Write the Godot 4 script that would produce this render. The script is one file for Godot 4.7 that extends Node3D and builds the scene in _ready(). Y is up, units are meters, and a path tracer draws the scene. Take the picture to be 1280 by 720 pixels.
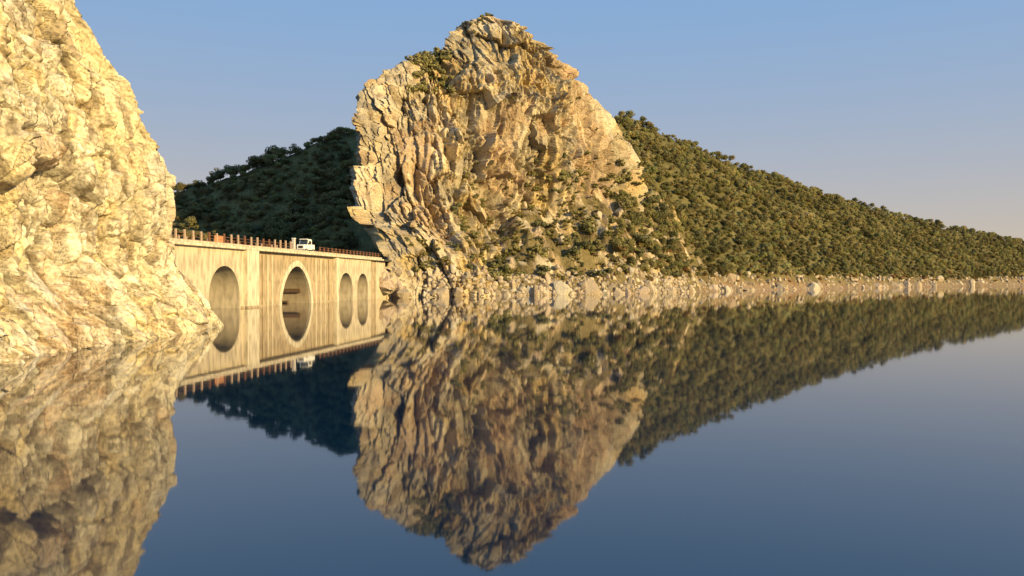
extends Node3D
# A reservoir at a low sun: a near cliff, an arched road bridge, a rock crag and a wooded hill behind still water.
# World: x right, y up, -z away; D below is the distance ahead (z = -D). The eye is 4 m above the water.

const EYE := 4.0
const LENS := 1000.0      # focal length in photograph pixels
const HORIZON := 351.0    # photograph row of the horizon

var rng := RandomNumberGenerator.new()
var used := {}

# ------------------------------------------------------------------ helpers
func at(px: float, py: float, d: float) -> Vector3:
	return Vector3((px - 640.0) / LENS * d, EYE + (HORIZON - py) / LENS * d, -d)

func px_of(p: Vector3) -> Vector2:
	return Vector2(640.0 + LENS * p.x / -p.z, HORIZON - LENS * (p.y - EYE) / -p.z)

func numbered(called: String) -> String:
	used[called] = used.get(called, -1) + 1
	return called if used[called] == 0 else "%s_%03d" % [called, used[called]]

func tag(o: Node, label: String, category: String, group := "", kind := "") -> Node:
	o.set_meta("label", label)
	if category: o.set_meta("category", category)
	if group: o.set_meta("group", group)
	if kind: o.set_meta("kind", kind)
	return o

func base(called: String, where: Vector3) -> Node3D:
	var o := Node3D.new()
	o.name = numbered(called)
	add_child(o)
	o.position = where
	return o

func part(called: String, mesh: Mesh, mat: Material, parent: Node, t := Transform3D.IDENTITY) -> MeshInstance3D:
	var o := MeshInstance3D.new()
	o.name = numbered(called) if parent == self else called
	o.mesh = mesh
	o.material_override = mat
	o.cast_shadow = GeometryInstance3D.SHADOW_CASTING_SETTING_ON
	o.transform = t
	parent.add_child(o, true)
	return o

func pick(list: Array, x: float) -> PackedFloat32Array:
	# piecewise-linear look-up: rows [key, a, b, ...] sorted by key
	var n := list.size()
	if x <= list[0][0]: return PackedFloat32Array(list[0])
	for i in range(1, n):
		if x <= list[i][0]:
			var a: Array = list[i - 1]
			var b: Array = list[i]
			var t := (x - float(a[0])) / maxf(float(b[0]) - float(a[0]), 1e-6)
			var out := PackedFloat32Array()
			for k in a.size(): out.append(lerpf(a[k], b[k], t))
			return out
	return PackedFloat32Array(list[n - 1])

func make_noise(seed_: int, freq: float, oct := 4, kind := FastNoiseLite.TYPE_SIMPLEX_SMOOTH, fractal := FastNoiseLite.FRACTAL_FBM) -> FastNoiseLite:
	var n := FastNoiseLite.new()
	n.seed = seed_
	n.frequency = freq
	n.noise_type = kind
	n.fractal_type = fractal
	n.fractal_octaves = oct
	return n

# ------------------------------------------------------------------ broken rock: tilted polygonal facets
class Facets:
	var jx := PackedFloat32Array()
	var jy := PackedFloat32Array()
	var off := PackedFloat32Array()
	var tx := PackedFloat32Array()
	var ty := PackedFloat32Array()
	var su: float
	var sv: float
	var amp: float
	var tilt: float
	var edge := 1.0
	var cell := 0
	func _init(seed_: int, size_u: float, size_v: float, amp_: float, tilt_: float):
		var r := RandomNumberGenerator.new()
		r.seed = seed_
		su = 1.0 / size_u
		sv = 1.0 / size_v
		amp = amp_
		tilt = tilt_
		for i in 4096:
			jx.append(r.randf()); jy.append(r.randf())
			off.append(r.randf_range(-1, 1))
			tx.append(r.randf_range(-1, 1)); ty.append(r.randf_range(-1, 1))
	func value(u: float, v: float) -> float:
		var a := u * su
		var b := v * sv
		var i0 := int(floor(a))
		var j0 := int(floor(b))
		var best := 99.0
		var next := 99.0
		var bi := 0
		var bx := 0.0
		var by := 0.0
		for j in range(j0 - 1, j0 + 2):
			for i in range(i0 - 1, i0 + 2):
				var k := ((j & 63) << 6) | (i & 63)
				var dx := a - i - jx[k]
				var dy := b - j - jy[k]
				var q := dx * dx + dy * dy
				if q < best:
					next = best
					best = q; bi = k; bx = dx; by = dy
				elif q < next:
					next = q
		edge = sqrt(next) - sqrt(best)
		cell = bi
		return amp * (off[bi] + tilt * (tx[bi] * bx + ty[bi] * by))

func grid_mesh(nu: int, nv: int, pts: PackedVector3Array, cols: PackedColorArray, flip := false) -> ArrayMesh:
	var idx := PackedInt32Array()
	idx.resize((nu - 1) * (nv - 1) * 6)
	var w := 0
	for j in nv - 1:
		for i in nu - 1:
			var a := j * nu + i
			var b := a + 1
			var c := a + nu
			var d := c + 1
			if flip:
				idx[w] = a; idx[w + 1] = b; idx[w + 2] = c; idx[w + 3] = b; idx[w + 4] = d; idx[w + 5] = c
			else:
				idx[w] = a; idx[w + 1] = c; idx[w + 2] = b; idx[w + 3] = b; idx[w + 4] = c; idx[w + 5] = d
			w += 6
	var nor := PackedVector3Array()
	nor.resize(pts.size())
	var s := 1.0 if flip else -1.0
	for j in nv:
		for i in nu:
			var du := pts[j * nu + mini(i + 1, nu - 1)] - pts[j * nu + maxi(i - 1, 0)]
			var dv := pts[mini(j + 1, nv - 1) * nu + i] - pts[maxi(j - 1, 0) * nu + i]
			var n := dv.cross(du) * s
			nor[j * nu + i] = n.normalized() if n.length_squared() > 1e-12 else Vector3.UP
	var arr := []
	arr.resize(Mesh.ARRAY_MAX)
	arr[Mesh.ARRAY_VERTEX] = pts
	arr[Mesh.ARRAY_NORMAL] = nor
	arr[Mesh.ARRAY_COLOR] = cols
	arr[Mesh.ARRAY_INDEX] = idx
	var m := ArrayMesh.new()
	m.add_surface_from_arrays(Mesh.PRIMITIVE_TRIANGLES, arr)
	return m

# ------------------------------------------------------------------ textures and materials
func grain_image(seed_: int, freq: float, lo: float, hi: float, size := 512, stretch_x := 1, stretch_y := 1) -> Image:
	var n := make_noise(seed_, freq, 5)
	var g := n.get_seamless_image(size / stretch_x, size / stretch_y)
	if stretch_x != 1 or stretch_y != 1: g.resize(size, size, Image.INTERPOLATE_CUBIC)
	g.convert(Image.FORMAT_RGB8)
	var data := g.get_data()
	var lut := PackedByteArray()
	for i in 256: lut.append(int(clampf(lerpf(lo, hi, i / 255.0), 0, 1) * 255))
	for i in data.size(): data[i] = lut[data[i]]
	return Image.create_from_data(size, size, false, Image.FORMAT_RGB8, data)

func tex(im: Image) -> ImageTexture:
	im.generate_mipmaps()
	return ImageTexture.create_from_image(im)

func surface_mat(grain: Texture2D, scale: float, relief: Texture2D, relief_cm: float, rough := 0.95) -> StandardMaterial3D:
	var m := StandardMaterial3D.new()
	m.vertex_color_use_as_albedo = true
	m.albedo_texture = grain
	m.uv1_triplanar = true
	m.uv1_world_triplanar = true
	m.uv1_scale = Vector3.ONE * scale
	m.roughness = rough
	m.metallic_specular = 0.2
	if relief:
		m.heightmap_enabled = true
		m.heightmap_texture = relief
		m.heightmap_scale = relief_cm
	return m

func plain(c: Color, rough := 0.9, spec := 0.3) -> StandardMaterial3D:
	var m := StandardMaterial3D.new()
	m.albedo_color = c.linear_to_srgb()
	m.roughness = rough
	m.metallic_specular = spec
	return m

# ------------------------------------------------------------------ terrain
# shore polygon (x, D), the front part runs along the water from the right end to the bridge
var shore := PackedVector2Array([Vector2(1300, 1500), Vector2(760, 1000), Vector2(560, 815), Vector2(407, 667), Vector2(290, 545), Vector2(204, 450), Vector2(145, 385), Vector2(97, 330), Vector2(64, 284), Vector2(40, 250), Vector2(13, 226), Vector2(-8, 210), Vector2(-25, 198), Vector2(-31, 193), Vector2(-48, 200), Vector2(-90, 232), Vector2(-160, 255), Vector2(-260, 275), Vector2(-420, 330), Vector2(-420, 760), Vector2(0, 900), Vector2(600, 1500), Vector2(1000, 1900)])
var ridge := [[-420, 330, 12], [-260, 305, 20], [-192, 300, 27], [-122, 290, 33.5], [-97, 285, 40], [-82.7, 285, 46], [-69.6, 290, 53], [-57, 300, 60], [-30, 330, 74], [3.7, 370, 82], [56.7, 420, 88.5], [69, 430, 87], [95.5, 455, 81], [126, 485, 76.5], [161, 520, 71.5], [201.6, 560, 68.5], [246, 600, 63], [297, 645, 58], [354, 695, 53.5], [420, 750, 50], [500, 820, 47], [557, 870, 45], [700, 1000, 38], [880, 1150, 26], [1100, 1350, 10]]
var scree_facets := Facets.new(71, 4.5, 4.5, 1.1, 1.6)
var scree_bits := Facets.new(72, 1.8, 1.8, 0.55, 1.6)
var hill_noise: FastNoiseLite
var bump_noise: FastNoiseLite

func shore_distance(p: Vector2) -> float:
	var best := 1e9
	var n := shore.size()
	for i in n:
		var q := Geometry2D.get_closest_point_to_segment(p, shore[i], shore[(i + 1) % n])
		best = minf(best, p.distance_squared_to(q))
	best = sqrt(best)
	return best if Geometry2D.is_point_in_polygon(p, shore) else -best

func ground(x: float, d: float) -> float:
	var p := Vector2(x, d)
	var d1 := shore_distance(p)
	if d1 < 0: return maxf(d1 * 0.35, -6.0)
	var best := 1e9
	var top := 0.0
	for i in ridge.size() - 1:
		var a := Vector2(ridge[i][0], ridge[i][1])
		var b := Vector2(ridge[i + 1][0], ridge[i + 1][1])
		var q := Geometry2D.get_closest_point_to_segment(p, a, b)
		var e := p.distance_squared_to(q)
		if e < best:
			best = e
			top = lerpf(ridge[i][2], ridge[i + 1][2], a.distance_to(q) / a.distance_to(b))
	var d2 := sqrt(best)
	var t := d1 / (d1 + d2 + 0.01)
	var prof := 0.93 * t + 0.07 * (1.0 - (1.0 - t) * (1.0 - t))
	var h := top * prof
	var rough := smoothstep(0.0, 60.0, d1) * (1.0 - smoothstep(0.9, 1.0, t))
	h += hill_noise.get_noise_2d(x, d) * 7.0 * rough
	h += bump_noise.get_noise_2d(x, d) * 1.3 * smoothstep(0.0, 4.0, d1)
	# the bare bank is a little steeper at the water
	h += 1.6 * smoothstep(0.0, 5.0, d1)
	# the scree apron under the crag
	var apron := smoothstep(-22.0, 10.0, x) * (1.0 - smoothstep(48.0, 120.0, x))
	if apron > 0.0 and d < 420.0:
		var climb := minf(d1 * (1.12 + 0.55 * smoothstep(15.0, 42.0, x)), 27.0 + 6.0 * smoothstep(15.0, 42.0, x) + d1 * 0.25) * apron + 2.2 * apron * bump_noise.get_noise_2d(x * 2.1, d * 2.1) * 1.4 * smoothstep(2.0, 8.0, d1)
		if climb > h:
			climb += (scree_facets.value(x, d) + scree_bits.value(x, d)) * smoothstep(1.0, 5.0, d1) * apron
			h = maxf(h, climb)
	return h

# ------------------------------------------------------------------ foliage
func crown_mesh(seed_: int, w: float, h: float, clumps: int, leaves: int, leaf: float, low := 0.25) -> ArrayMesh:
	var r := RandomNumberGenerator.new()
	r.seed = seed_
	var cs := []
	for i in clumps:
		var a := r.randf() * TAU
		var q := sqrt(r.randf()) * w * 0.34
		var y := lerpf(low + 0.12, 0.8, r.randf()) * h
		cs.append([Vector3(cos(a) * q, y, sin(a) * q), w * r.randf_range(0.17, 0.27), h * r.randf_range(0.14, 0.2)])
	var v := PackedVector3Array()
	var n := PackedVector3Array()
	var c := PackedColorArray()
	var idx := PackedInt32Array()
	for i in leaves:
		var k: Array = cs[i % clumps]
		var dir := Vector3(r.randfn(), r.randfn(), r.randfn()).normalized()
		var rad := pow(r.randf(), 0.16)
		var p: Vector3 = k[0] + Vector3(dir.x * k[1], dir.y * k[2], dir.z * k[1]) * rad
		var nn := (dir + Vector3(r.randfn(), r.randfn(), r.randfn()) * 0.3).normalized()
		var t := nn.cross(Vector3(r.randfn(), r.randfn(), r.randfn())).normalized()
		var b := nn.cross(t)
		var s := leaf * r.randf_range(0.6, 1.25)
		var g := r.randf_range(0.75, 1.25)
		var f := v.size()
		v.append(p - t * s * 0.5); v.append(p + b * s * 0.34); v.append(p + t * s * 0.5); v.append(p - b * s * 0.34)
		for m in 4:
			n.append(nn)
			c.append(Color(g, g, g))
		for m in [0, 1, 2, 0, 2, 3]: idx.append(f + m)
	var arr := []
	arr.resize(Mesh.ARRAY_MAX)
	arr[Mesh.ARRAY_VERTEX] = v
	arr[Mesh.ARRAY_NORMAL] = n
	arr[Mesh.ARRAY_COLOR] = c
	arr[Mesh.ARRAY_INDEX] = idx
	var out := ArrayMesh.new()
	out.add_surface_from_arrays(Mesh.PRIMITIVE_TRIANGLES, arr)
	return out

func limb(st: SurfaceTool, a: Vector3, b: Vector3, ra: float, rb: float, n := 7):
	var ax := (b - a).normalized()
	var u := ax.cross(Vector3(0.3, 0.1, 1)).normalized()
	var w := ax.cross(u)
	for i in n:
		var p := TAU * i / n
		var q := TAU * (i + 1) / n
		var d0 := u * cos(p) + w * sin(p)
		var d1 := u * cos(q) + w * sin(q)
		for t in [[a, ra, d0], [b, rb, d0], [a, ra, d1], [a, ra, d1], [b, rb, d0], [b, rb, d1]]:
			st.set_normal(t[2])
			st.add_vertex(t[0] + t[2] * t[1])

func trunk_mesh(seed_: int, w: float, h: float) -> ArrayMesh:
	var r := RandomNumberGenerator.new()
	r.seed = seed_
	var st := SurfaceTool.new()
	st.begin(Mesh.PRIMITIVE_TRIANGLES)
	var fork := Vector3(r.randf_range(-0.2, 0.2), h * 0.34, r.randf_range(-0.2, 0.2))
	limb(st, Vector3(0, -1.0, 0), fork, h * 0.045, h * 0.032)
	for i in 5:
		var a := TAU * (i + r.randf() * 0.6) / 5
		var e := Vector3(cos(a) * w * 0.3, h * r.randf_range(0.55, 0.78), sin(a) * w * 0.3)
		limb(st, fork, e, h * 0.02, h * 0.007, 5)
	return st.commit()

# ------------------------------------------------------------------ boulders
func boulder_mesh(seed_: int, cuts: int) -> ArrayMesh:
	var r := RandomNumberGenerator.new()
	r.seed = seed_
	var pl := []
	for i in cuts:
		var n := Vector3(r.randfn(), r.randfn() * 0.8, r.randfn()).normalized()
		pl.append([n, r.randf_range(0.42, 0.95)])
	pl.append([Vector3.DOWN, 0.7])
	var no := make_noise(seed_, 1.6, 3)
	var st := SurfaceTool.new()
	st.begin(Mesh.PRIMITIVE_TRIANGLES)
	st.set_smooth_group(-1)
	var nu := 22
	var nv := 13
	var g := []
	for j in nv + 1:
		var row := []
		for i in nu:
			var th := PI * j / nv
			var ph := TAU * i / nu
			var d := Vector3(sin(th) * cos(ph), cos(th), sin(th) * sin(ph))
			var q := 1.15
			for p in pl:
				var k: float = d.dot(p[0])
				if k > 0.05: q = minf(q, p[1] / k)
			q *= 1.0 + 0.07 * no.get_noise_3dv(d * 1.5)
			row.append(d * q)
		g.append(row)
	for j in nv:
		for i in nu:
			var a: Vector3 = g[j][i]
			var b: Vector3 = g[j][(i + 1) % nu]
			var c: Vector3 = g[j + 1][i]
			var d: Vector3 = g[j + 1][(i + 1) % nu]
			if j > 0:
				for v in [a, b, c]: st.add_vertex(v)
			if j < nv - 1:
				for v in [b, d, c]: st.add_vertex(v)
	st.generate_normals()
	return st.commit()

# ------------------------------------------------------------------ boxes
func box_to(st: SurfaceTool, lo: Vector3, hi: Vector3, ch := 0.0):
	# a box with its long edges chamfered by ch
	var c := (lo + hi) * 0.5
	var e := (hi - lo) * 0.5
	if ch <= 0.0:
		for ax in 3:
			for s in [-1.0, 1.0]:
				var n := Vector3.ZERO
				n[ax] = s
				var u := Vector3.ZERO
				u[(ax + 1) % 3] = 1.0
				var w := n.cross(u)
				var p := [c + (n - u - w) * e, c + (n + u - w) * e, c + (n + u + w) * e, c + (n - u + w) * e]
				for k in [0, 2, 1, 0, 3, 2]:
					st.set_normal(n)
					st.add_vertex(p[k])
		return
	var b := e - Vector3.ONE * ch
	for ax in 3:
		for s in [-1.0, 1.0]:
			var n := Vector3.ZERO
			n[ax] = s
			var u := Vector3.ZERO
			u[(ax + 1) % 3] = 1.0
			var w := n.cross(u)
			var f := n * e + Vector3.ZERO
			var p := [c + f + (-u - w) * b, c + f + (u - w) * b, c + f + (u + w) * b, c + f + (-u + w) * b]
			for k in [0, 2, 1, 0, 3, 2]:
				st.set_normal(n)
				st.add_vertex(p[k])
	for ax in 3:
		var a1 := (ax + 1) % 3
		var a2 := (ax + 2) % 3
		for s1 in [-1.0, 1.0]:
			for s2 in [-1.0, 1.0]:
				var p := []
				for t in [-1.0, 1.0]:
					var q1 := Vector3.ZERO
					q1[ax] = t * b[ax]; q1[a1] = s1 * e[a1]; q1[a2] = s2 * b[a2]
					var q2 := Vector3.ZERO
					q2[ax] = t * b[ax]; q2[a1] = s1 * b[a1]; q2[a2] = s2 * e[a2]
					p.append(c + q1); p.append(c + q2)
				var n := Vector3.ZERO
				n[a1] = s1; n[a2] = s2
				n = n.normalized()
				var order := [0, 1, 2, 2, 1, 3] if s1 * s2 < 0 else [0, 2, 1, 1, 2, 3]
				for k in order:
					st.set_normal(n)
					st.add_vertex(p[k])
	for sx in [-1.0, 1.0]:
		for sy in [-1.0, 1.0]:
			for sz in [-1.0, 1.0]:
				var s := Vector3(sx, sy, sz)
				var p := [c + s * Vector3(e.x, b.y, b.z), c + s * Vector3(b.x, e.y, b.z), c + s * Vector3(b.x, b.y, e.z)]
				var order := [0, 2, 1] if sx * sy * sz > 0 else [0, 1, 2]
				for k in order:
					st.set_normal(s.normalized())
					st.add_vertex(p[k])

func box(lo: Vector3, hi: Vector3, ch := 0.0) -> ArrayMesh:
	var st := SurfaceTool.new()
	st.begin(Mesh.PRIMITIVE_TRIANGLES)
	box_to(st, lo, hi, ch)
	return st.commit()

# extrude a 2D outline (x, y; counter-clockwise) along z from z0 to z1
func prism(outline: PackedVector2Array, z0: float, z1: float) -> ArrayMesh:
	var st := SurfaceTool.new()
	st.begin(Mesh.PRIMITIVE_TRIANGLES)
	if Geometry2D.is_polygon_clockwise(outline): outline.reverse()
	var tri := Geometry2D.triangulate_polygon(outline)
	for k in range(0, tri.size(), 3):
		var a := outline[tri[k]]
		var b := outline[tri[k + 1]]
		var c := outline[tri[k + 2]]
		if (b - a).cross(c - a) < 0:
			var t := b
			b = c; c = t
		for q in [a, c, b]:
			st.set_normal(Vector3(0, 0, 1))
			st.add_vertex(Vector3(q.x, q.y, z1))
		for q in [a, b, c]:
			st.set_normal(Vector3(0, 0, -1))
			st.add_vertex(Vector3(q.x, q.y, z0))
	var n := outline.size()
	for i in n:
		var a := outline[i]
		var b := outline[(i + 1) % n]
		var nn := Vector3(b.y - a.y, -(b.x - a.x), 0).normalized()
		var p := [Vector3(a.x, a.y, z0), Vector3(b.x, b.y, z0), Vector3(b.x, b.y, z1), Vector3(a.x, a.y, z1)]
		for k in [0, 2, 1, 0, 3, 2]:
			st.set_normal(nn)
			st.add_vertex(p[k])
	return st.commit()

# ------------------------------------------------------------------ the scene
func _ready():
	rng.seed = 20240611
	# camera: level but for the half degree that puts the horizon a little above the middle
	var cam := Camera3D.new()
	cam.name = "camera"
	cam.fov = rad_to_deg(2.0 * atan(360.0 / LENS))
	cam.near = 0.1
	cam.far = 9000.0
	add_child(cam)
	cam.position = Vector3(0, EYE, 0)
	cam.rotation.x = -atan((360.0 - HORIZON) / LENS)
	cam.current = true

	var env := Environment.new()
	env.background_mode = Environment.BG_SKY
	var sky := Sky.new()
	var sm := ProceduralSkyMaterial.new()
	sm.sky_top_color = Color(0.098, 0.242, 0.458).linear_to_srgb()
	sm.sky_horizon_color = Color(0.42, 0.335, 0.225).linear_to_srgb()
	sm.sky_curve = 0.135
	sm.ground_bottom_color = Color(0.05, 0.06, 0.07)
	sm.ground_horizon_color = Color(0.42, 0.335, 0.225).linear_to_srgb()
	sm.sun_angle_max = 20.0
	sm.sun_curve = 0.1
	sky.sky_material = sm
	env.sky = sky
	env.tonemap_mode = Environment.TONE_MAPPER_LINEAR
	env.tonemap_exposure = 1.6
	env.sdfgi_enabled = true
	env.ssao_enabled = true
	env.ssil_enabled = true
	var we := WorldEnvironment.new()
	we.name = "environment"
	we.environment = env
	add_child(we)

	var sun := DirectionalLight3D.new()
	sun.name = "sun"
	sun.light_energy = 1.6
	sun.light_color = Color(1.0, 0.875, 0.61)
	sun.light_angular_distance = 0.5
	sun.shadow_enabled = true
	add_child(sun)
	var az := deg_to_rad(53.0)     # from straight behind the eye towards the right
	var el := deg_to_rad(14.0)
	var to_sun := Vector3(sin(az) * cos(el), sin(el), cos(az) * cos(el))
	sun.look_at_from_position(to_sun * 100.0, Vector3.ZERO)

	hill_noise = make_noise(5, 0.012, 4)
	bump_noise = make_noise(6, 0.09, 3)

	# shared textures
	var fine := tex(grain_image(11, 0.02, 0.55, 1.3))
	var rock_relief := tex(grain_image(12, 0.03, 0.0, 1.0))
	# broken stone: polygonal chips with sharp joints, over the grain
	var chips := make_noise(13, 0.022, 4, FastNoiseLite.TYPE_CELLULAR)
	chips.cellular_return_type = FastNoiseLite.RETURN_DISTANCE2_SUB
	chips.domain_warp_enabled = true
	chips.domain_warp_amplitude = 12.0
	var chip_image := chips.get_seamless_image(1024, 1024)
	chip_image.convert(Image.FORMAT_RGB8)
	var chip_relief := tex(chip_image)
	var near_rock := surface_mat(fine, 0.3, chip_relief, 7.0)
	var rock := surface_mat(fine, 0.16, chip_relief, 15.0)
	var soil := surface_mat(fine, 0.11, rock_relief, 20.0)

	make_water()
	var crag_spots := make_crag(rock)
	make_cliff(near_rock)
	make_hill(soil)
	make_bridge(fine)
	make_truck()
	make_boulders(crag_spots, fine, rock_relief)
	make_plants(crag_spots)

func make_water():
	var m := StandardMaterial3D.new()
	m.albedo_color = Color(0.001, 0.016, 0.040).linear_to_srgb()
	m.roughness = 0.03
	m.metallic_specular = 0.68
	var n := make_noise(31, 0.012, 3)
	var im := n.get_seamless_image(512, 512)
	im.convert(Image.FORMAT_RGBA8)
	im.bump_map_to_normal_map(1.0)
	m.normal_enabled = true
	m.normal_texture = tex(im)
	m.normal_scale = 0.02
	m.uv1_scale = Vector3(900, 900, 1)
	var p := PlaneMesh.new()
	p.size = Vector2(7000, 7000)
	var o := part("water", p, m, self, Transform3D(Basis.IDENTITY, Vector3(0, 0, -2200)))
	tag(o, "still blue reservoir water mirroring the rocks and sky", "water", "", "structure")

# rock colour from noise, lighter on raised facets and darker on sunk ones: tan stone, ochre lichen, grey weathered skin, brown mineral streaks
var tone_a := make_noise(41, 0.035, 4)
var tone_b := make_noise(42, 0.09, 4)
var tone_c := make_noise(43, 0.3, 3)
var tone_d := make_noise(44, 0.16, 4)

func rock_tone(p: Vector3, k: float, pale: float, cellv: float) -> Color:
	# k scales the pattern: 1 for the far crag, larger for the near cliff
	var q := p * k
	var a := tone_a.get_noise_3dv(q)
	var b := tone_b.get_noise_3dv(q)
	var c := tone_c.get_noise_3dv(q)
	var s := tone_d.get_noise_3d(q.x * 1.6, q.y * 0.35, q.z * 1.6)
	var col := Color(0.53, 0.44, 0.285).lerp(Color(0.80, 0.74, 0.59), pale)
	col = col.lerp(Color(0.47, 0.33, 0.12).lerp(Color(0.76, 0.60, 0.28), pale), clampf((a + 0.05) * 2.6, 0.0, 0.75 - 0.25 * pale))
	col = col.lerp(Color(0.32, 0.275, 0.21).lerp(Color(0.60, 0.53, 0.41), pale), clampf((b - 0.04) * 3.2, 0.0, 0.8) * (1.0 - 0.2 * pale))
	col = col.lerp(Color(0.50, 0.29, 0.17).lerp(Color(0.68, 0.45, 0.27), pale), clampf((-b - 0.25) * 3.0, 0.0, 0.35))
	col = col.lerp(Color(0.23, 0.175, 0.11), clampf((s - 0.2 + 0.07 * pale) * 4.5, 0.0, 0.7))
	# dark specks painted in as the shade of small pits, and rust-coloured patches
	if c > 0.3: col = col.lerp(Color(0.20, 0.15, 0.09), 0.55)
	if a < -0.2: col = col.lerp(Color(0.56, 0.33, 0.16), clampf((-a - 0.24) * 4.0, 0.0, 0.3))
	var g := 1.0 + 0.22 * c + 0.16 * cellv
	return Color(col.r * g, col.g * g, col.b * g)

# ---- the crag beyond the bridge
var crag_left := [[482, 380, 186], [482, 345, 188.5], [479, 318, 192.5], [471, 297, 197], [456, 281, 201], [442, 262, 204], [437, 240, 206], [439, 205, 209], [447, 180, 212], [448, 160, 214], [453, 140, 216], [451, 120, 219], [463, 103, 222], [479, 88, 227], [500, 78, 233], [535, 70, 246], [552, 58, 253], [558, 45, 257], [572, 31, 260], [592, 24, 263], [608, 20, 264]]
var crag_right := [[800, 380, 292], [803, 340, 292], [807, 290, 291], [808, 245, 290], [801, 210, 288], [787, 180, 286], [771, 155, 283], [758, 140, 281], [743, 122, 278], [723, 103, 275], [706, 85, 272], [686, 70, 270], [664, 53, 267], [644, 36, 265], [630, 26, 264], [616, 20, 264]]

# recesses of the crag face, relief only, as photograph columns and rows: the gully between its two buttresses, a slanting cleft, pockets
var gully := PackedVector2Array([Vector2(538, 84), Vector2(566, 120), Vector2(590, 170), Vector2(606, 220), Vector2(622, 262), Vector2(640, 300)])
var cleft := PackedVector2Array([Vector2(498, 215), Vector2(522, 246), Vector2(545, 280)])
var pockets := [[478, 160, 7, 3.0], [462, 196, 6, 2.5], [618, 86, 7, 2.5], [655, 100, 6, 2.2], [705, 205, 8, 3.0], [728, 214, 6, 2.5], [742, 258, 12, 4.5], [648, 208, 9, 3.5], [690, 140, 6, 2.0], [560, 306, 10, 3.5], [628, 322, 9, 3.5], [672, 262, 8, 3.0], [500, 130, 6, 2.0], [590, 262, 8, 3.0], [770, 205, 6, 2.5]]

func path_distance(q: Vector2, path: PackedVector2Array) -> float:
	var best := 1e9
	for i in path.size() - 1:
		best = minf(best, q.distance_squared_to(Geometry2D.get_closest_point_to_segment(q, path[i], path[i + 1])))
	return sqrt(best)

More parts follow.
